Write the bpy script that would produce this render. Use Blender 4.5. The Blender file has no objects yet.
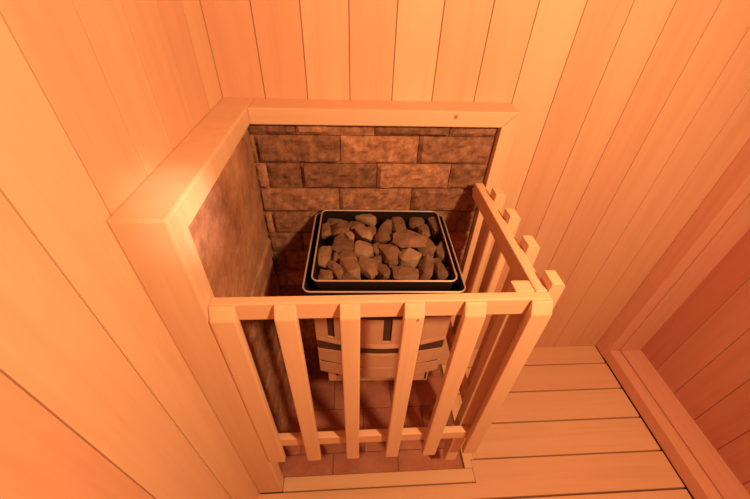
import bpy, bmesh, math, random
from mathutils import Vector, Matrix, noise
S = bpy.context.scene
COL = S.collection
PI = math.pi

# ------------------------------------------------------------------ camera
cam_d = bpy.data.cameras.new('camera'); cam = bpy.data.objects.new('camera', cam_d); COL.objects.link(cam)
RM = ((0.99797102, -0.0090955, 0.0630168), (-0.05430334, -0.63832795, 0.76784672), (0.03324143, -0.7697108, -0.63752671))
rx = Vector([r[0] for r in RM]); ry = Vector([r[1] for r in RM]); rz = Vector([r[2] for r in RM])
m = Matrix((( rx.x, -ry.x, -rz.x), (rx.y, -ry.y, -rz.y), (rx.z, -ry.z, -rz.z))).to_4x4()
m.translation = Vector((0, 0, 1.7))
cam.matrix_world = m
cam_d.sensor_fit = 'HORIZONTAL'; cam_d.sensor_width = 36.0
cam_d.lens = 344.777 / 750 * 36.0
cam_d.clip_start = 0.02
S.camera = cam

# ------------------------------------------------------------------ node helpers
def new_mat(name):
    mt = bpy.data.materials.new(name); mt.use_nodes = True
    nt = mt.node_tree; nt.nodes.clear()
    out = nt.nodes.new('ShaderNodeOutputMaterial'); b = nt.nodes.new('ShaderNodeBsdfPrincipled')
    nt.links.new(b.outputs[0], out.inputs[0])
    return mt, nt, b
def N(nt, t, **kw):
    n = nt.nodes.new(t)
    for k, v in kw.items(): setattr(n, k, v)
    return n
def setin(nt, sock, v):
    if hasattr(v, 'is_linked') or hasattr(v, 'links'): nt.links.new(v, sock)
    else: sock.default_value = v
def math_n(nt, op, a, b=None, c=None):
    n = N(nt, 'ShaderNodeMath', operation=op)
    for i, v in enumerate((a, b, c)):
        if v is not None: setin(nt, n.inputs[i], v)
    return n.outputs[0]
def mixc(nt, fac, a, b, mode='MIX'):
    n = N(nt, 'ShaderNodeMix', data_type='RGBA', blend_type=mode)
    setin(nt, n.inputs[0], fac); setin(nt, n.inputs[6], a); setin(nt, n.inputs[7], b)
    return n.outputs[2]
def ramp(nt, fac, stops):
    n = N(nt, 'ShaderNodeValToRGB'); nt.links.new(fac, n.inputs[0])
    e = n.color_ramp.elements
    while len(e) < len(stops): e.new(0.5)
    for el, (p, c) in zip(e, stops): el.position = p; el.color = c
    return n.outputs[0]
def c4(r, g, b): return (r, g, b, 1)

def wood(name, grain='z', plank=None, base=(0.74, 0.45, 0.33), dark=(0.69, 0.40, 0.285), rough=0.5, var=0.10, knots=(), seed=0.0):
    """pine: fine streaks along `grain`; plank=(axis, pitch, offset) gives each board its own tone"""
    mt, nt, b = new_mat(name)
    tc = N(nt, 'ShaderNodeTexCoord'); oi = N(nt, 'ShaderNodeObjectInfo')
    sep = N(nt, 'ShaderNodeSeparateXYZ'); nt.links.new(tc.outputs['Object'], sep.inputs[0])
    ax = {'x': 0, 'y': 1, 'z': 2}
    tone_v = None
    if plank and len(plank) == 3 and isinstance(plank[1], list):
        tone_v = plank[2][0]; prev = plank[2][0]      # each board its own tone, switching exactly at the joint
        for e0, tv in zip(plank[1][1:], plank[2][1:]):
            st = math_n(nt, 'GREATER_THAN', sep.outputs[ax[plank[0]]], e0)
            tone_v = math_n(nt, 'MULTIPLY_ADD', st, tv-prev, tone_v); prev = tv
        idx = math_n(nt, 'MULTIPLY', tone_v, 97.0)
    elif plank:
        idx = math_n(nt, 'FLOOR', math_n(nt, 'DIVIDE', math_n(nt, 'SUBTRACT', sep.outputs[ax[plank[0]]], plank[2]), plank[1]))
    else:
        idx = math_n(nt, 'MULTIPLY', oi.outputs['Random'], 37.0)
    wn = N(nt, 'ShaderNodeTexWhiteNoise', noise_dimensions='1D')
    nt.links.new(math_n(nt, 'ADD', idx, 0.37 + seed), wn.inputs['W'])
    sc = {'x': (1.3, 26, 26), 'y': (26, 1.3, 26), 'z': (26, 26, 1.3)}[grain]
    mp = N(nt, 'ShaderNodeMapping'); nt.links.new(tc.outputs['Object'], mp.inputs[0]); mp.inputs['Scale'].default_value = sc
    off = N(nt, 'ShaderNodeCombineXYZ')
    for i, k in enumerate((13.1, 7.7, 5.3)): nt.links.new(math_n(nt, 'MULTIPLY', wn.outputs[0], k), off.inputs[i])
    nt.links.new(off.outputs[0], mp.inputs['Location'])
    n1 = N(nt, 'ShaderNodeTexNoise'); n1.inputs['Scale'].default_value = 1.0; n1.inputs['Detail'].default_value = 4; n1.inputs['Distortion'].default_value = 0.5
    nt.links.new(mp.outputs[0], n1.inputs['Vector'])
    n2 = N(nt, 'ShaderNodeTexNoise'); n2.inputs['Scale'].default_value = 5.0; n2.inputs['Detail'].default_value = 3
    nt.links.new(mp.outputs[0], n2.inputs['Vector'])
    g = math_n(nt, 'ADD', math_n(nt, 'MULTIPLY', n1.outputs[0], 0.75), math_n(nt, 'MULTIPLY', n2.outputs[0], 0.25))
    col = ramp(nt, g, [(0.36, c4(*dark)), (0.52, c4(*[0.25*d+0.75*a for a, d in zip(base, dark)])), (0.66, c4(*base))])
    # tone of each board: paler sapwood to redder heartwood
    pale = c4(1.0+var*.35, 1.0+var*.9, 1.0+var*.9); red = c4(1.0-var*.6, 1.0-var*1.7, 1.0-var*1.7)
    tone = mixc(nt, tone_v if tone_v is not None else wn.outputs[0], red, pale)
    col = mixc(nt, 1.0, col, tone, 'MULTIPLY')
    for (p, r, st) in knots:
        d = N(nt, 'ShaderNodeVectorMath', operation='SUBTRACT'); nt.links.new(tc.outputs['Object'], d.inputs[0]); d.inputs[1].default_value = p
        s = N(nt, 'ShaderNodeVectorMath', operation='MULTIPLY'); nt.links.new(d.outputs[0], s.inputs[0]); s.inputs[1].default_value = st
        l = N(nt, 'ShaderNodeVectorMath', operation='LENGTH'); nt.links.new(s.outputs[0], l.inputs[0])
        f = math_n(nt, 'SMOOTH_MIN', math_n(nt, 'MAXIMUM', math_n(nt, 'SUBTRACT', 1.6, math_n(nt, 'DIVIDE', l.outputs['Value'], r)), 0.0), 0.85, 0.1)
        col = mixc(nt, f, col, c4(0.30, 0.13, 0.06))
    nt.links.new(col, b.inputs['Base Color'])
    b.inputs['Roughness'].default_value = rough
    b.inputs['Specular IOR Level'].default_value = 0.35
    bp = N(nt, 'ShaderNodeBump'); bp.inputs['Strength'].default_value = 0.06; bp.inputs['Distance'].default_value = 0.002
    nt.links.new(g, bp.inputs['Height']); nt.links.new(bp.outputs[0], b.inputs['Normal'])
    return mt

def stone_mat(name, c1, c2, c3, scale=9.0, rough=0.9, bump=0.5, bscale=70, rnd=0.35, brick=None):
    mt, nt, b = new_mat(name)
    tc = N(nt, 'ShaderNodeTexCoord'); oi = N(nt, 'ShaderNodeObjectInfo')
    n1 = N(nt, 'ShaderNodeTexNoise'); n1.inputs['Scale'].default_value = scale; n1.inputs['Detail'].default_value = 6; n1.inputs['Roughness'].default_value = 0.62
    n2 = N(nt, 'ShaderNodeTexNoise'); n2.inputs['Scale'].default_value = bscale; n2.inputs['Detail'].default_value = 5; n2.inputs['Roughness'].default_value = 0.7
    for n in (n1, n2): nt.links.new(tc.outputs['Object'], n.inputs['Vector'])
    f = math_n(nt, 'ADD', math_n(nt, 'MULTIPLY', n1.outputs[0], 0.7), math_n(nt, 'MULTIPLY', n2.outputs[0], 0.3))
    col = ramp(nt, f, [(0.36, c4(*c1)), (0.52, c4(*c2)), (0.68, c4(*c3))])
    if brick:      # per-brick tone carried by the mesh's own random id (the clay colour of that brick)
        at = N(nt, 'ShaderNodeAttribute', attribute_name='brick_tone'); r = at.outputs['Fac']
    else: r = oi.outputs['Random']
    k = math_n(nt, 'ADD', 1.0 - rnd, math_n(nt, 'MULTIPLY', r, 2*rnd))
    cc = N(nt, 'ShaderNodeCombineColor')
    nt.links.new(k, cc.inputs[0])
    nt.links.new(math_n(nt, 'MULTIPLY', k, 1.0), cc.inputs[1]); nt.links.new(math_n(nt, 'MULTIPLY', k, 1.0), cc.inputs[2])
    col = mixc(nt, 1.0, col, cc.outputs[0], 'MULTIPLY')
    nt.links.new(col, b.inputs['Base Color'])
    b.inputs['Roughness'].default_value = rough; b.inputs['Specular IOR Level'].default_value = 0.25
    bp = N(nt, 'ShaderNodeBump'); bp.inputs['Strength'].default_value = bump; bp.inputs['Distance'].default_value = 0.004
    nt.links.new(f, bp.inputs['Height']); nt.links.new(bp.outputs[0], b.inputs['Normal'])
    return mt

def plain(name, col, rough=0.5, metal=0.0, nscale=30, namp=0.12, spec=0.4):
    mt, nt, b = new_mat(name)
    tc = N(nt, 'ShaderNodeTexCoord'); n1 = N(nt, 'ShaderNodeTexNoise'); n1.inputs['Scale'].default_value = nscale; n1.inputs['Detail'].default_value = 3
    nt.links.new(tc.outputs['Object'], n1.inputs['Vector'])
    c = mixc(nt, n1.outputs[0], c4(*[v*(1-namp) for v in col]), c4(*[min(1, v*(1+namp)) for v in col]))
    nt.links.new(c, b.inputs['Base Color'])
    b.inputs['Roughness'].default_value = rough; b.inputs['Metallic'].default_value = metal; b.inputs['Specular IOR Level'].default_value = spec
    return mt

# ------------------------------------------------------------------ mesh helpers
def box(bm, x0, x1, y0, y1, z0, z1, bev=0.0, seg=2):
    r = bmesh.ops.create_cube(bm, size=1.0)
    vs = r['verts']
    for v in vs:
        v.co = Vector(((x0+x1)/2 + v.co.x*(x1-x0), (y0+y1)/2 + v.co.y*(y1-y0), (z0+z1)/2 + v.co.z*(z1-z0)))
    if bev > 0:
        es = list({e for v in vs for e in v.link_edges})
        bmesh.ops.bevel(bm, geom=es, offset=bev, segments=seg, affect='EDGES', profile=0.6)
def prism(bm, pts, axis, a0, a1, bev=0.0):
    """extrude a 2-D outline along an axis. axis 'x': pts are (y,z); 'y': (x,z); 'z': (x,y)"""
    def mk(p, a):
        return {'x': (a, p[0], p[1]), 'y': (p[0], a, p[1]), 'z': (p[0], p[1], a)}[axis]
    A = [bm.verts.new(mk(p, a0)) for p in pts]; B = [bm.verts.new(mk(p, a1)) for p in pts]
    n = len(pts); fs = [bm.faces.new(A), bm.faces.new(B[::-1])]
    for i in range(n): fs.append(bm.faces.new((A[i], B[i], B[(i+1) % n], A[(i+1) % n])))
    if bev > 0:
        es = list({e for f in fs for e in f.edges})
        bmesh.ops.bevel(bm, geom=es, offset=bev, segments=2, affect='EDGES', profile=0.6)
def tube(bm, pts, r, sides=8, closed=False):
    n = len(pts); rings = []
    for i, p in enumerate(pts):
        p = Vector(p)
        a = Vector(pts[(i-1) % n]) if (closed or i > 0) else p
        b_ = Vector(pts[(i+1) % n]) if (closed or i < n-1) else p
        t = (b_-a).normalized(); u = t.cross(Vector((0, 0, 1)))
        if u.length < 1e-4: u = Vector((1, 0, 0))
        u.normalize(); w = u.cross(t).normalized()
        rings.append([bm.verts.new(p + r*(math.cos(2*PI*k/sides)*u + math.sin(2*PI*k/sides)*w)) for k in range(sides)])
    for i in range(n if closed else n-1):
        A, B = rings[i], rings[(i+1) % n]
        for k in range(sides): bm.faces.new((A[k], A[(k+1) % sides], B[(k+1) % sides], B[k]))
    if not closed:
        bm.faces.new(rings[0][::-1]); bm.faces.new(rings[-1])
def obj(name, bm, mat, parent=None, smooth=False, label=None):
    bmesh.ops.recalc_face_normals(bm, faces=bm.faces)
    me = bpy.data.meshes.new(name); bm.to_mesh(me); bm.free(); me.materials.append(mat)
    if smooth:
        for p in me.polygons: p.use_smooth = True
    o = bpy.data.objects.new(name, me); COL.objects.link(o)
    if parent: o.parent = parent
    if label: o['label'] = label
    return o
def struct(name, bm, mat, label=None, smooth=False):
    o = obj(name, bm, mat, None, smooth); o['kind'] = 'structure'
    if label: o['label'] = label
    return o
def thing(name, label, cat, loc, rz=0.0, group=None):
    o = bpy.data.objects.new(name, None); COL.objects.link(o); o.empty_display_size = 0.05
    o.location = loc; o.rotation_euler = (0, 0, rz); o['label'] = label; o['category'] = cat
    if group: o['group'] = group
    return o
def BM(): return bmesh.new()

# ------------------------------------------------------------------ dimensions (metres)
XL, XR, YB = -0.397, 1.428, 1.137        # left wall, right wall, back wall
YF, ZC = -1.25, 2.12                     # wall behind the camera, ceiling
PIT = 0.1312                             # cover width of the wall boards
X1 = -0.302                              # inner face of the niche frame on the left wall
ZT = 1.369                               # top of the niche ledge
YP = 0.477                               # front face of the niche post
YN = 1.042                               # front face of the frame on the back wall

# ------------------------------------------------------------------ materials
BACK_E = [XL, -0.267, -0.137, -0.006, 0.126, 0.254, 0.391, 0.517, 0.651, 0.785, 0.907, 1.038, 1.17, 1.30, XR+0.2]
BACK_T = [.30, .33, .78, .52, .95, .42, .50, .85, .25, .45, .22, .40, .36, .31]
LEFT_E = [YF-.03, -1.078, -0.947, -0.816, -0.684, -0.553, -0.422, -0.291, -0.160, -0.028, 0.103, 0.234, 0.365, 0.495, 0.628, 0.754, 0.893, 1.02, YB+0.02]
LEFT_T = [.4, .6, .35, .7, .45, .55, .3, .5, .65, .2, 0.02, .62, .75, .36, .55, .44, .36, .88]
M_back = wood('pine_wall_back', 'z', ('x', BACK_E, BACK_T), var=0.13, seed=4.0)
M_left = wood('pine_wall_left', 'z', ('y', LEFT_E, LEFT_T), var=0.13, seed=9.0)
M_right = wood('pine_wall_right', 'z', ('y', PIT, 0.0), var=0.16, seed=2.0)
M_front = wood('pine_wall_front', 'z', ('x', PIT, 0.0), var=0.10)
M_ceil = wood('pine_ceiling', 'x', ('y', PIT, 0.0), var=0.10)
M_floor = wood('pine_floor', 'x', ('y', 0.1525, 0.414-0.1525*3), var=0.06, seed=3.0, rough=0.55)
M_trimx = wood('pine_trim_crosswise', 'x', None, var=0.05, base=(0.77, 0.485, 0.355), dark=(0.72, 0.435, 0.31),
               knots=[((0.313, YN, 1.352), 0.0055, (1, .2, 1))])
M_trimy = wood('pine_trim_lengthwise', 'y', None, var=0.05, base=(0.77, 0.485, 0.355), dark=(0.72, 0.435, 0.31))
M_trimz = wood('pine_trim_upright', 'z', None, var=0.05, base=(0.77, 0.485, 0.355), dark=(0.72, 0.435, 0.31))
DOORC = dict(base=(0.72, 0.36, 0.29), dark=(0.65, 0.32, 0.25), rough=0.55)  # recess pine tinted redder and darker; shade of the right wall put into the colour
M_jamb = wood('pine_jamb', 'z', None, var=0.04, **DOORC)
M_door = wood('pine_door', 'z', ('y', PIT, 0.0), var=0.12, seed=2.0, base=(0.60, 0.26, 0.215), dark=(0.53, 0.22, 0.185))  # door boards darkened further, their shade painted into the base colour
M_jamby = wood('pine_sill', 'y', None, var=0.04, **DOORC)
M_railx = wood('pine_rail_crosswise', 'x', None, var=0.05, base=(0.77, 0.485, 0.355), dark=(0.72, 0.435, 0.31))
M_raily = wood('pine_rail_lengthwise', 'y', None, var=0.05, base=(0.77, 0.485, 0.355), dark=(0.72, 0.435, 0.31))
M_slat = wood('pine_slat', 'z', None, var=0.06, base=(0.77, 0.485, 0.355), dark=(0.72, 0.435, 0.31), knots=[((0.079, -0.027, 1.105), 0.0028, (1, .3, .6))])
M_brick = stone_mat('split_face_brick', (0.17, 0.072, 0.048), (0.31, 0.145, 0.10), (0.47, 0.24, 0.17), scale=34, bump=0.9, bscale=120, rnd=0.38, brick=True)
M_slab = stone_mat('split_face_slab', (0.20, 0.085, 0.06), (0.36, 0.17, 0.12), (0.50, 0.26, 0.19), scale=5, bump=0.5, bscale=60, rnd=0.12, brick=True)
M_mortar = plain('dark_joint', (0.045, 0.028, 0.02), 0.95)
M_tile = stone_mat('terracotta_tile', (0.30, 0.105, 0.08), (0.40, 0.15, 0.115), (0.48, 0.20, 0.155), scale=5, bump=0.12, bscale=50, rough=0.6, rnd=0.18, brick=True)
M_grout = plain('tile_grout', (0.22, 0.10, 0.075), 0.9)
M_under = plain('subfloor_dark', (0.10, 0.05, 0.03), 0.9)
M_rock = stone_mat('sauna_stone', (0.10, 0.05, 0.034), (0.175, 0.09, 0.062), (0.25, 0.135, 0.095), scale=22, bump=0.5, bscale=120, rnd=0.26)
M_rockp = stone_mat('sauna_stone_pale', (0.20, 0.11, 0.08), (0.30, 0.175, 0.13), (0.40, 0.25, 0.19), scale=22, bump=0.5, bscale=120, rnd=0.08)
M_steel = plain('satin_steel', (0.60, 0.32, 0.25), 0.45, 0.1)
M_edge = plain('bright_steel_edge', (0.58, 0.42, 0.43), 0.4, 0.4)
M_black = plain('black_enamel', (0.012, 0.006, 0.005), 0.8, 0.0, spec=0.06)
M_dark = plain('heated_dark_steel', (0.085, 0.038, 0.028), 0.6, 0.0, spec=0.12)

# ------------------------------------------------------------------ walls of boards with V joints
def board_profile(a0, a1, d0, c=0.0022, deep=0.0035):
    """outline of boards seen from above: a along the wall, d depth (0 at face, + into the wall)"""
def board_wall(name, mat, axis, face, sign, edges, z0, z1, th=0.02, bm=None, c=0.0018, dp=0.0065, slot=0.0):
    own = bm is None
    if own: bm = BM()
    for a0, a1 in zip(edges[:-1], edges[1:]):
        if slot: prof = [(a0, .014), (a0+slot, .014), (a0+slot, .0005), (a0+slot+c, 0), (a1-slot-c, 0), (a1-slot, .0005), (a1-slot, .014), (a1, .014), (a1, th), (a0, th)]
        else: prof = [(a0, dp), (a0+c, 0), (a1-c, 0), (a1, dp), (a1, th), (a0, th)]
        pts = [((a, face+sign*d) if axis == 'x' else (face+sign*d, a)) for a, d in prof]
        prism(bm, pts, 'z', z0, z1)
    return struct(name, bm, mat) if own else bm
def edges_from(lo, hi, ref, pitch):
    k0 = math.ceil((lo-ref)/pitch + 0.15); e = [lo]
    k = k0
    while ref + k*pitch < hi - 0.15*pitch: e.append(ref + k*pitch); k += 1
    e.append(hi); return e
back_e = BACK_E
board_wall('wall_back', M_back, 'x', YB, +1, back_e, -0.03, ZC)
left_e = LEFT_E
board_wall('wall_left', M_left, 'y', XL, -1, left_e, -0.03, ZC, slot=0.0013, c=0.0002)
# right wall: boards around a deep board-lined recess
RY0, RY1, RZ0, RZ1, RX = 0.06, 1.050, 0.08, 1.96, 1.602
bm = BM()
board_wall('wall_right', M_right, 'y', XR, +1, edges_from(YF, RY0-0.09, 0.0, PIT), -0.03, ZC, bm=bm)
board_wall('wall_right', M_right, 'y', XR, +1, edges_from(RY0-0.09, YB, 0.0, PIT), RZ1+0.09, ZC, bm=bm)
struct('wall_right', bm, M_right)
board_wall('wall_front', M_front, 'x', YF, -1, edges_from(XL-0.02, XR+0.02, 0.0, PIT), -0.03, ZC)
bm = BM()
e = edges_from(YF-0.02, YB+0.02, 0.0, PIT)
for a0, a1 in zip(e[:-1], e[1:]):
    c = 0.0016
    prism(bm, [(a0, ZC+.0035), (a0+c, ZC), (a1-c, ZC), (a1, ZC+.0035), (a1, ZC+.02), (a0, ZC+.02)], 'x', XL-0.02, XR+0.2)
struct('ceiling', bm, M_ceil)
# recess lining: square outer frame, then a second lining board behind a fine joint
def lining(name, x0, x1, grow, bev, mat_u, mat_h, y0, y1, z0, z1, w):
    bm = BM(); box(bm, x0, x1, y1, y1+w, z0-w*grow, z1+w, bev); struct(name, bm, mat_u)
G = 0.004
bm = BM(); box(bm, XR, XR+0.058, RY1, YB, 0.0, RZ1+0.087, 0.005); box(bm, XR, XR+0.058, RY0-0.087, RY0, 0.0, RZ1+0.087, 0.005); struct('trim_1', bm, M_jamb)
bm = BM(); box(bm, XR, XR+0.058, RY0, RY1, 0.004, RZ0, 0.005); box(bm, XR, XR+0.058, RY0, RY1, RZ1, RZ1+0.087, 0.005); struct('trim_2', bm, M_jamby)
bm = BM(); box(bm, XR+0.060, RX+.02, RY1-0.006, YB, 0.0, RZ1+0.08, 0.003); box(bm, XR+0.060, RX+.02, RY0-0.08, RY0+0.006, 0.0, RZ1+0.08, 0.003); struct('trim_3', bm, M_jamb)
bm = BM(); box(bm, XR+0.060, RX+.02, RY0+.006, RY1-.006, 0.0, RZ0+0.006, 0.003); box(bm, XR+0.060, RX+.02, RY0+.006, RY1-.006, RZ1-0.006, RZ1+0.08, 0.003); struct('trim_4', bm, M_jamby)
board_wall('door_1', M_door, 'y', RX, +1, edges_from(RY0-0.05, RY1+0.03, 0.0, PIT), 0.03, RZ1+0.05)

# ------------------------------------------------------------------ floor
bm = BM()
LN = [0.414, 0.564, 0.718, 0.871, 1.022]
gap = 0.0035
def fboard(x0, x1, y0, y1): box(bm, x0, x1, y0, y1, -0.028, 0.0, 0.002, 1)
y = 0.414
ys = [0.414]
while y > YF: y -= 0.1525; ys.append(y)
for b0, b1 in zip(ys[1:], ys[:-1]): fboard(XL, XR-0.002, b0+gap, b1-gap)
X2 = 0.516; XO = 0.484
prism(bm, [(XL, 0.414+gap), (XR-.002, 0.414+gap), (XR-.002, 0.564-gap), (X2+.001, 0.564-gap), (X2+.001, 0.473), (XL, 0.473)], 'z', -0.028, 0.0)   # notched board before the heater bay
for b0, b1 in zip(LN[1:], LN[2:]): fboard(0.531, XR-0.002, b0+gap, b1-gap)
fboard(0.531, XR-0.002, 1.022+gap, YB)
struct('floor', bm, M_floor)
bm = BM(); box(bm, X1, X2, 0.479, 0.531, -0.028, 0.0, 0.002, 1); struct('trim_5', bm, M_railx)
bm = BM(); prism(bm, [(XO, 0.5315), (X2, 0.5315), (X2, 0.564), (0.5305, 0.564), (0.5305, YN), (XO, YN)], 'z', -0.028, 0.0); struct('trim_6', bm, M_raily)
bm = BM(); box(bm, XL-.02, XR+.2, YF-.02, YB+.02, -0.06, -0.029); struct('floor_base', bm, M_under)
# terracotta tiles of the heater bay (running bond)
rng = random.Random(5)
bm = BM(); lay = bm.faces.layers.float.new('brick_tone') if False else None
tones = []
def tile_rect(x0, x1, y0, y1):
    x0 = max(x0, X1-.09); x1 = min(x1, XO-.0015); y0 = max(y0, 0.5325); y1 = min(y1, 1.135)
    if x1-x0 < .012 or y1-y0 < .012: return
    f0 = len(bm.faces); box(bm, x0+.002, x1-.002, y0+.002, y1-.002, -0.0285, -0.010, 0.0025, 2)
    t = rng.random()
    tones.extend([t]*(len(bm.faces)-f0))
def apply_tones(o, tones):
    a = o.data.attributes.new('brick_tone', 'FLOAT', 'FACE')
    a.data.foreach_set('value', tones)
for j, (y0, y1, off) in enumerate([(0.43, 0.62, 0.19), (0.62, 0.82, 0.33), (0.82, 1.02, 0.185), (1.02, 1.22, 0.33)]):
    for k in range(-4, 4): tile_rect(off + k*.288, off + (k+1)*.288, y0, y1)
gb = BM(); box(gb, X1-.09, XO-.001, 0.5325, 1.136, -0.0288, -0.0135); struct('floor_grout', gb, M_grout)
o = struct('floor_tiles', bm, M_tile); apply_tones(o, tones)

# ------------------------------------------------------------------ wooden frame of the heater niche
bm = BM(); prism(bm, [(YP, ZT), (YB, ZT), (YB, 1.321), (YP+.048, 1.321), (YP+.048, 0.0), (YP, 0.0)], 'x', XL, X1, 0.005); struct('trim_7', bm, M_trimz)   # ledge and post on the left wall
bm = BM(); prism(bm, [(X1, ZT), (0.512, ZT), (0.463, 1.321), (X1, 1.321)], 'y', YN, YB, 0.0035); struct('trim_8', bm, M_trimx)   # ledge on the back wall, mitred
bm = BM(); prism(bm, [(0.4635, 1.320), (0.512, 1.3685), (0.512, 0.0), (0.4635, 0.0)], 'y', YN, YB, 0.003); struct('trim_9', bm, M_trimz)  # right post

# ------------------------------------------------------------------ brick cladding
def rough_block(bm, a0, a1, z0, z1, fa, axis, rnd, tones, rough, tilt=0.0, depth=0.05):
    """one split-face block; outward direction is -y (axis 'y', a = x) or +x (axis 'x', a = y); fa = mean face position"""
    nx = max(3, int((a1-a0)/0.011)); nz = max(3, int((z1-z0)/0.011))
    sd = Vector((rnd.uniform(0, 90), rnd.uniform(0, 90), rnd.uniform(0, 90)))
    prot = rnd.uniform(-0.004, 0.006)
    t1, t2 = rnd.uniform(-.03, .03)+tilt, rnd.uniform(-.05, .05)
    grid = []
    for i in range(nx+1):
        row = []
        for k in range(nz+1):
            u, w = i/nx, k/nz
            a = a0 + (a1-a0)*u; z = z0 + (z1-z0)*w
            edge = min(min(u, 1-u)*(a1-a0), min(w, 1-w)*(z1-z0))
            rnd_e = 0.0 if edge <= 0 else min(1, edge/0.008)
            h = rough*(1.5*noise.noise(Vector((a*16, z*22, 0))+sd) + 0.9*noise.noise(Vector((a*48, z*60, 0))+sd) + 0.4*noise.noise(Vector((a*120, z*120, 0))+sd))
            d = (prot + h + t1*(a-(a0+a1)/2) + t2*(z-(z0+z1)/2))*rnd_e - 0.007*(1-rnd_e)**2
            ja = 0.0012*noise.noise(Vector((a*70, z*70, 9))+sd); jz = 0.0012*noise.noise(Vector((a*70, z*70, 19))+sd)
            row.append(bm.verts.new((a+ja, fa-d, z+jz) if axis == 'y' else (fa+d, a+ja, z+jz)))
        grid.append(row)
    n0 = len(bm.faces)
    for i in range(nx):
        for k in range(nz): bm.faces.new((grid[i][k], grid[i+1][k], grid[i+1][k+1], grid[i][k+1]))
    # sides back to the wall
    ring = [grid[i][0] for i in range(nx+1)] + [grid[nx][k] for k in range(1, nz+1)] + [grid[i][nz] for i in range(nx-1, -1, -1)] + [grid[0][k] for k in range(nz-1, 0, -1)]
    off = Vector((0, depth, 0)) if axis == 'y' else Vector((-depth, 0, 0))
    bk = [bm.verts.new(v.co + off) for v in ring]
    for i in range(len(ring)):
        j = (i+1) % len(ring); bm.faces.new((ring[i], ring[j], bk[j], bk[i]))
    t = rnd.random(); tones.extend([t]*(len(bm.faces)-n0))
rnd = random.Random(11)
zr = [1.3195, 1.281, 1.186, 1.092, 0.996, 0.901, 0.807, 0.712, 0.618, 0.523, 0.428, 0.334, 0.239, 0.145, 0.05, -0.028]
joints = {0: [-0.175, 0.071, 0.31], 1: [-0.305, -0.038, 0.215], 2: [-0.283, -0.172, 0.083, 0.336], 3: [-0.31, -0.047, 0.211]}
bm = BM(); tones = []
bx0, bx1, by = -0.325, 0.4625, 1.062
for r in range(len(zr)-1):
    js = joints.get(r) or [[-0.29, -0.17, 0.08, 0.33], [-0.305, -0.045, 0.21], [-0.19, 0.06, 0.31]][r % 3]
    js = [j + (0 if r in joints else rnd.uniform(-.02, .02)) for j in js if bx0+.015 < j]
    e = [bx0] + js + [bx1]
    for a0, a1 in zip(e[:-1], e[1:]):
        rough_block(bm, a0+.0012, a1-.0012, zr[r+1]+.0012, zr[r]-.0012, by, 'y', rnd, tones, 0.0060)
o = struct('wall_brick_back', bm, M_brick, 'split-face brown brick cladding behind the heater'); apply_tones(o, tones)
bm = BM(); box(bm, XL, 0.463, by+.012, YB-.001, -0.028, 1.3195); struct('wall_brick_back_joint', bm, M_mortar)
bm = BM(); tones = []
lx = -0.314
ljo = [[0.70], [0.83], [0.72, 0.98], [0.62, 0.88], [0.74], []]
for r in range(len(zr)-1):
    e = [0.527] + ([j + rnd.uniform(-.02, .02) for j in ljo[r % 6]] if r > 5 else []) + [1.046]
    # the upper courses are one large smooth slab
    if r < 5: continue
    for a0, a1 in zip(e[:-1], e[1:]):
        rough_block(bm, a0+.0006, a1-.0006, zr[r+1]+.0006, zr[r]-.0006, lx, 'x', rnd, tones, 0.0016, depth=0.05)
rough_block(bm, 0.5275, 1.0455, zr[5]+.0006, zr[0]-.002, lx, 'x', rnd, tones, 0.0016, depth=0.05)
o = struct('wall_brick_left', bm, M_slab, 'smooth brown stone cladding on the left side of the niche'); apply_tones(o, tones)
bm = BM(); box(bm, XL+.001, lx-.012, 0.526, 1.06, -0.028, 1.3195); struct('wall_brick_left_joint', bm, M_mortar)

# ------------------------------------------------------------------ guard rail
gx, gy = 0.06, 0.50
guard = thing('guard_rail', 'pale pine guard rail of spaced upright slats fencing the sauna heater', 'guard rail', (gx, gy, 0))
def g(name, bm, mat, label=None):
    bmesh.ops.translate(bm, verts=bm.verts, vec=(-gx, -gy, 0)); return obj(name, bm, mat, guard, False, label)
ZR = 1.143; RF, RBK = 0.495, 0.518
bm = BM(); box(bm, X1, 0.440, RF, RBK, ZR-.052, ZR, 0.004, 3); g('top_rail', bm, M_railx)
bm = BM(); box(bm, X1+.002, 0.405, RF, RBK, 0.415, 0.467, 0.004, 3); g('bottom_rail', bm, M_railx)
SF = 0.473
def slat_profile(): return [(RF-.0003, ZR-.001), (RF-.006, ZR-.001), (SF, ZR-.030), (SF, 0.334), (RF-.0003, 0.334)]
for x0, x1 in [(-0.3015, -0.247), (-0.168, -0.121), (-0.030, 0.014), (0.109, 0.154), (0.242, 0.290), (0.391, 0.440)]:
    bm = BM(); prism(bm, slat_profile(), 'x', x0, x1, 0.004)
    g('slat', bm, M_slat)
# side run towards the back wall
SX0, SX1 = 0.412, 0.440
bm = BM(); box(bm, SX0, SX1, RBK+.0005, 1.018, ZR-.052, ZR, 0.004, 3); g('top_rail', bm, M_raily)
bm = BM(); box(bm, SX0, SX1, RBK+.043, 1.041, 0.415, 0.467, 0.004, 3); g('bottom_rail', bm, M_raily)
for y0, y1 in [(0.516, 0.561), (0.650, 0.694), (0.780, 0.824), (0.900, 0.944)]:
    bm = BM(); prism(bm, [(SX1+.0003, 1.168), (SX1+.026, 1.168), (SX1+.034, 1.158), (SX1+.034, 0.334), (SX1+.0003, 0.334)], 'y', y0, y1, 0.003); g('slat', bm, M_slat)
bm = BM(); box(bm, 0.366, 0.4115, RBK+.0005, 0.557, 0.14, ZR-.002, 0.005, 2); g('corner_post', bm, M_slat)

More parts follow.
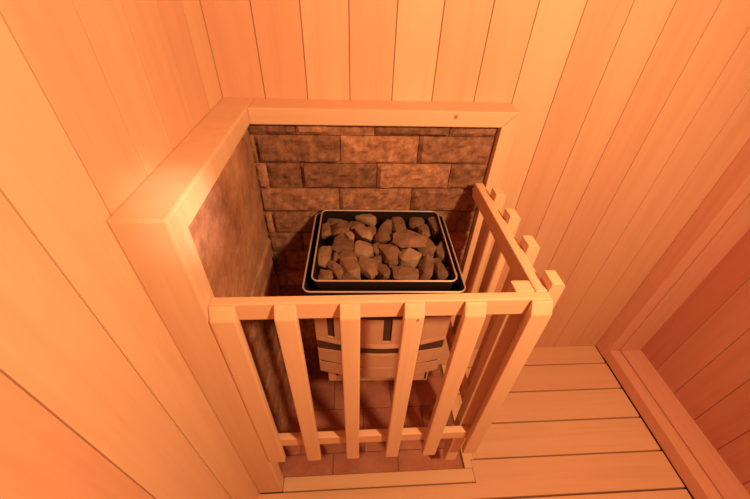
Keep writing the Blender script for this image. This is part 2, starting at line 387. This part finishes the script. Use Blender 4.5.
# ------------------------------------------------------------------ sauna heater
hx, hy = 0.092, 0.845
heater = thing('sauna_heater', 'wall-mounted electric sauna heater with a steel front and stone basket', 'sauna heater', (hx, hy, 0), math.radians(-1.4))
def h(name, bm, mat, smooth=False, label=None, parent=None): return obj(name, bm, mat, parent or heater, smooth, label)
def rrect(x0, x1, y0, y1, r, z, n=6):
    pts = []
    for cx, cy, a in ((x1-r, y1-r, 0), (x0+r, y1-r, 90), (x0+r, y0+r, 180), (x1-r, y0+r, 270)):
        for i in range(n+1):
            t = math.radians(a + 90*i/n); pts.append((cx+r*math.cos(t), cy+r*math.sin(t), z))
    return pts
def shell(bm, top, bot, th=0.003, cx=0, cy=0, floor=False):
    """a thin wall between two outlines, with real thickness"""
    n = len(top)
    def inset(p): 
        d = Vector((p[0]-cx, p[1]-cy, 0)); L = d.length
        return Vector(p) - d*(th/L)
    rows = [[bm.verts.new(p) for p in bot], [bm.verts.new(p) for p in top], [bm.verts.new(inset(p)) for p in top], [bm.verts.new(inset(p)) for p in bot]]
    for a, b_ in ((0, 1), (1, 2), (2, 3), (3, 0)):
        for i in range(n): bm.faces.new((rows[a][i], rows[a][(i+1) % n], rows[b_][(i+1) % n], rows[b_][i]))
    if floor: bm.faces.new([bm.verts.new(Vector(v.co)+Vector((0, 0, .001))) for v in rows[3]])
# outer tray (black inside, bright folded edge)
OX0, OX1, OY0, OY1 = -0.229, 0.229, -0.187, 0.201
bm = BM(); shell(bm, rrect(OX0, OX1, OY0, OY1, .022, 1.0), rrect(OX0+.014, OX1-.014, OY0+.006, OY1, .022, 0.915), floor=True); h('outer_tray', bm, M_black, True)
bm = BM(); tube(bm, rrect(OX0, OX1, OY0, OY1, .022, 1.0), 0.0027, 8, True); h('tray_rim', bm, M_edge, True, 'bright folded steel rim')
# stone basket
IX0, IX1, IY0, IY1 = -0.2045, 0.2045, -0.166, 0.187
bm = BM(); shell(bm, rrect(IX0, IX1, IY0, IY1, .02, 1.022), rrect(IX0+.008, IX1-.008, IY0+.008, IY1-.004, .02, 0.955)); h('stone_basket', bm, M_black, True)
bm = BM(); tube(bm, rrect(IX0, IX1, IY0, IY1, .02, 1.022), 0.0026, 8, True); h('basket_rim', bm, M_edge, True, 'bright steel rim')
bm = BM(); box(bm, IX0+.010, IX1-.010, IY0+.010, IY1-.006, 0.950, 0.957)
h('grate', bm, M_black)
# body
BX0, BX1 = -0.205, 0.205
YFm = -0.186
def bulge(x, amt): return YFm - amt*math.cos(PI*x/(BX1-BX0))**1.0
def bowed(bm, x0, x1, z0, z1, amt, th, out=0.0, n=16, amt1=None):
    """bowed sheet: front follows the bulge; amt at the bottom, amt1 at the top"""
    if amt1 is None: amt1 = amt
    A = []
    for i in range(n+1):
        x = x0+(x1-x0)*i/n
        yb = bulge(x, amt)-out; yt = bulge(x, amt1)-out
        A.append([bm.verts.new(p) for p in ((x, yb, z0), (x, yt, z1), (x, yt+th, z1), (x, yb+th, z0))])
    for p, q in zip(A[:-1], A[1:]):
        for k in range(4): bm.faces.new((p[k], q[k], q[(k+1) % 4], p[(k+1) % 4]))
    bm.faces.new(A[0]); bm.faces.new(A[-1][::-1])
bm = BM(); box(bm, BX0+.004, BX1-.004, YFm+.012, 0.18, 0.605, 0.912, 0.003, 1); h('casing', bm, M_dark)
for s in (BX0, BX1-.0035):
    bm = BM(); box(bm, s, s+.0035, YFm+.004, 0.18, 0.60, 0.914, 0.001, 1); h('side_panel', bm, M_steel)
# upper front: three plates between two dark slots, a bright lip, a dark louvre, the lower plate
sl = [(-0.168, -0.146), (0.000, 0.026)]
fr = h('front_panel', (lambda b_: (bowed(b_, BX0, BX1, 0.796, 0.806, .030, .012), b_)[1])(BM()), M_steel)
xs = [BX0, sl[0][0], sl[0][1], sl[1][0], sl[1][1], BX1]
for k in (0, 2, 4):
    bm = BM(); bowed(bm, xs[k], xs[k+1], 0.8062, 0.905, .030, .008, n=8); h('front_plate', bm, M_steel, parent=fr)
for a, b_ in sl:
    bm = BM(); bowed(bm, a+.0005, b_-.0005, 0.8062, 0.905, .030, .004, out=-.006, n=4); h('slot_strip', bm, M_dark, parent=fr, label='dark slot strip')
bm = BM(); bowed(bm, BX0+.006, BX1-.006, 0.9053, 0.914, .026, .01, out=-.003); h('slot_strip', bm, M_dark, parent=fr, label='dark joint under the tray')
bm = BM(); bowed(bm, BX0, BX1, 0.782, 0.7955, .035, .015, amt1=.030, out=.001); h('lip', bm, M_steel, parent=fr)
bm = BM(); bowed(bm, BX0+.004, BX1-.004, 0.7385, 0.7815, .024, .008); h('louvre', bm, M_dark, label='dark louvre opening', parent=fr)
bm = BM(); bowed(bm, BX0, BX1, 0.672, 0.738, .032, .012); h('lower_panel', bm, M_steel)
bm = BM(); bowed(bm, BX0+.008, BX1-.008, 0.665, 0.6715, .027, .010); h('slot_strip', bm, M_dark, label='dark joint')
bm = BM(); bowed(bm, BX0, BX1, 0.604, 0.6645, .032, .012); h('lower_panel', bm, M_steel)
# connection box under the body
bx = BM(); box(bx, -0.180, 0.178, -0.184, 0.16, 0.528, 0.603, 0.003, 2); cb = h('connection_box', bx, M_steel)
for px in (-0.147, -0.056):
    bm = BM(); prism(bm, [(px-.016, .597), (px+.016, .597), (px, .562)], 'y', -0.1855, -0.1835); h('vent', bm, M_black, parent=cb, label='dark vent opening')
bm = BM(); box(bm, 0.166, 0.171, -0.1855, -0.1835, 0.54, 0.597); h('vent', bm, M_black, parent=cb, label='dark slot')
bm = BM(); box(bm, -0.15, 0.15, 0.178, 0.212, 0.62, 0.90, 0.003, 1); h('wall_bracket', bm, M_dark)

# ------------------------------------------------------------------ stones
def rock_mesh(seed, w, d, hh, n, soft):
    r = random.Random(seed); bm = BM()
    for i in range(n):
        # points on a rounded box: flat split faces and blunt corners
        p = Vector((r.uniform(-1, 1), r.uniform(-1, 1), r.uniform(-1, 1)))
        k = max(abs(p.x), abs(p.y), abs(p.z)); q = p/k
        q = q.lerp(p.normalized()*1.05, soft)
        bm.verts.new((q.x*w/2, q.y*d/2, q.z*hh/2))
    res = bmesh.ops.convex_hull(bm, input=bm.verts)
    bmesh.ops.delete(bm, geom=[v for v in bm.verts if not v.link_faces], context='VERTS')
    bmesh.ops.dissolve_limit(bm, angle_limit=0.22, verts=bm.verts, edges=bm.edges)
    bmesh.ops.bevel(bm, geom=list(bm.edges), offset=min(w, d, hh)*0.055, segments=2, affect='EDGES', profile=0.5, clamp_overlap=True)
    bmesh.ops.triangulate(bm, faces=bm.faces)
    bmesh.ops.subdivide_edges(bm, edges=[e for e in bm.edges if e.calc_length() > 0.008], cuts=2, use_grid_fill=True)
    sv = Vector((seed*1.7, seed*.9, 3))
    for v in bm.verts:
        nrm = v.co.normalized()
        v.co += nrm*(0.0022*noise.noise(v.co*70+sv) + 0.0011*noise.noise(v.co*190+sv))
    return bm
def px_to(px, py, z):
    d = Vector((px-375, py-249.5, 344.777))
    v = Vector([Vector(RM[i]).dot(d) for i in range(3)]); s = (z-1.7)/v.z
    return Vector((0, 0, 1.7)) + v*s
STONES = [
    (366, 217, 20, 8, -4, 0.045, 0.012, 1, 'small pale flat stone lying at the back edge of the basket'),
    (357, 224, 14, 11, 10, 0.045, 0, 0, 'small brown stone just left of the pale flat one at the back rim'),
    (365, 232, 16, 14, 20, 0.045, 0.006, 1, 'pale faceted stone right below the flat one at the back'),
    (363, 248, 16, 14, 5, 0.045, 0.004, 1, 'pale blocky stone near the middle, in front of the faceted one'),
    (342, 243, 23, 20, 15, 0.05, 0.004, 0, 'large brown stone in the left half, behind the two square blocks'),
    (340, 227, 19, 13, -15, 0.042, 0, 0, 'dark brown stone at the back left, behind the large left one'),
    (325, 230, 11, 16, 5, 0.045, 0, 0, 'narrow stone against the left rim towards the back corner'),
    (324, 255, 12, 17, -8, 0.048, 0, 0, 'rounded stone against the left rim at half depth'),
    (350, 267, 17, 19, 2, 0.05, 0.003, 0, 'square block stone standing in the front row, left of the middle'),
    (368, 267, 17, 19, -3, 0.05, 0.002, 0, 'square block stone in the front row, beside the other square block'),
    (336, 268, 10, 15, 30, 0.044, 0, 0, 'small pointed stone in the front row, left of the square blocks'),
    (325, 275, 13, 9, 5, 0.035, 0, 0, 'low stone in the front left corner of the basket'),
    (385, 231, 15, 28, -14, 0.052, 0.003, 0, 'long slanted stone in the back middle of the basket'),
    (399, 223, 14, 15, 12, 0.045, 0, 0, 'brown stone at the back rim, right of the long slanted stone'),
    (417, 220, 16, 12, -5, 0.045, 0, 0, 'rounded stone at the back rim, behind the large flat stone'),
    (435, 225, 11, 20, 8, 0.05, 0, 0, 'upright stone in the back right corner of the basket'),
    (410, 237, 31, 18, -12, 0.03, 0.036, 0, 'large flat brown stone lying on top in the right half'),
    (427, 246, 14, 17, 25, 0.048, 0.004, 0, 'angular stone right of the large flat stone'),
    (410, 255, 19, 13, 6, 0.05, 0.006, 1, 'pale-topped stone in the right half, in front of the large flat one'),
    (391, 252, 16, 21, 20, 0.046, 0, 0, 'dark angular stone in the centre of the basket'),
    (385, 269, 14, 16, 35, 0.046, 0, 0, 'stone with a pale sharp edge in the front row, right of the square blocks'),
    (405, 273, 21, 13, -2, 0.044, 0, 0, 'broad low stone in the front row below the pale-topped stone'),
    (426, 266, 13, 22, -16, 0.05, 0.002, 0, 'slanted stone in the right half of the front row'),
    (440, 268, 10, 18, 6, 0.048, 0, 0, 'narrow stone in the front row near the right rim'),
    (441, 249, 10, 20, -4, 0.05, 0.003, 0, 'tall narrow stone against the right rim at half depth'),
    (451, 272, 8, 11, 8, 0.04, 0, 0, 'small stone wedged into the front right corner'),
    (376, 246, 9, 12, 20, 0.04, 0, 0, 'small dark stone in the gap left of the central angular stone'),
    (349, 235, 6, 8, 35, 0.03, 0.03, 1, 'tiny pale chip resting on the left stones'),
    (338, 219, 24, 9, 0, 0.036, 0, 0, 'long dark stone along the back rim, left of the pale flat one'),
    (424, 230, 10, 11, 15, 0.044, 0, 0, 'small stone between the rounded back stone and the upright corner stone'),
    (345, 255, 18, 10, 5, 0.042, 0, 0, 'low stone tucked under the front of the large left one'),
    (376, 259, 10, 11, -20, 0.038, 0, 0, 'small stone behind the second square block'),
    (335, 257, 8, 10, 10, 0.040, 0, 0, 'small stone between the rounded left one and the low tucked one'),
    (399, 241, 14, 12, 30, 0.040, 0, 0, 'half-hidden stone at the left tip of the large flat stone'),
    (372, 231, 9, 12, 10, 0.040, 0, 0, 'small dark stone left of the long slanted stone'),
]
zbase = 0.957
for i, (cx, cy, w, hp, yaw, hh, tz, pale, lab) in enumerate(STONES):
    W = w*0.0030*1.27; D = hp*0.0030/0.63*0.98
    top = zbase + tz + hh
    p = px_to(cx, cy, top - hh*0.25)
    bm = rock_mesh(100+i, W, D, hh, 16 + (i % 4)*4, 0.22 if i % 3 else 0.06)
    zmin = min(v.co.z for v in bm.verts)
    o = obj('sauna_stone', bm, M_rockp if pale else M_rock)
    o.location = (p.x, p.y, zbase + tz - zmin); o.rotation_euler = (0, 0, math.radians(yaw))
    o['label'] = lab; o['category'] = 'stone'; o['group'] = 'stones in the heater basket'

# ------------------------------------------------------------------ light
def point(name, loc, power, col, r):
    l = bpy.data.lights.new(name, 'POINT'); l.energy = power; l.color = col; l.shadow_soft_size = r
    o = bpy.data.objects.new(name, l); COL.objects.link(o); o.location = loc; return o
def spot(name, loc, aim, power, col, r, ang, blend):
    l = bpy.data.lights.new(name, 'SPOT'); l.energy = power; l.color = col; l.shadow_soft_size = r
    l.spot_size = math.radians(ang); l.spot_blend = blend
    o = bpy.data.objects.new(name, l); COL.objects.link(o); o.location = loc
    o.rotation_euler = (Vector(aim)-Vector(loc)).to_track_quat('-Z', 'Y').to_euler(); return o
LAMP = (0.72, -0.22, 2.08); LC = (1.0, 0.605, 0.24)
spot('sauna_lamp', LAMP, (0.12, 0.85, 0.90), 127, LC, 0.06, 148, 0.75)
spot('sauna_lamp_core', LAMP, (-0.302, 0.57, 1.325), 150, (1.0, 0.72, 0.46), 0.04, 9, 1.0)
w = bpy.data.worlds.new('world'); S.world = w; w.use_nodes = True
w.node_tree.nodes['Background'].inputs[0].default_value = (0.02, 0.008, 0.004, 1); w.node_tree.nodes['Background'].inputs[1].default_value = 0.2

S.view_settings.view_transform = 'Standard'; S.view_settings.look = 'None'
S.view_settings.exposure = 0.0; S.view_settings.gamma = 1.0; S.view_settings.use_curve_mapping = False
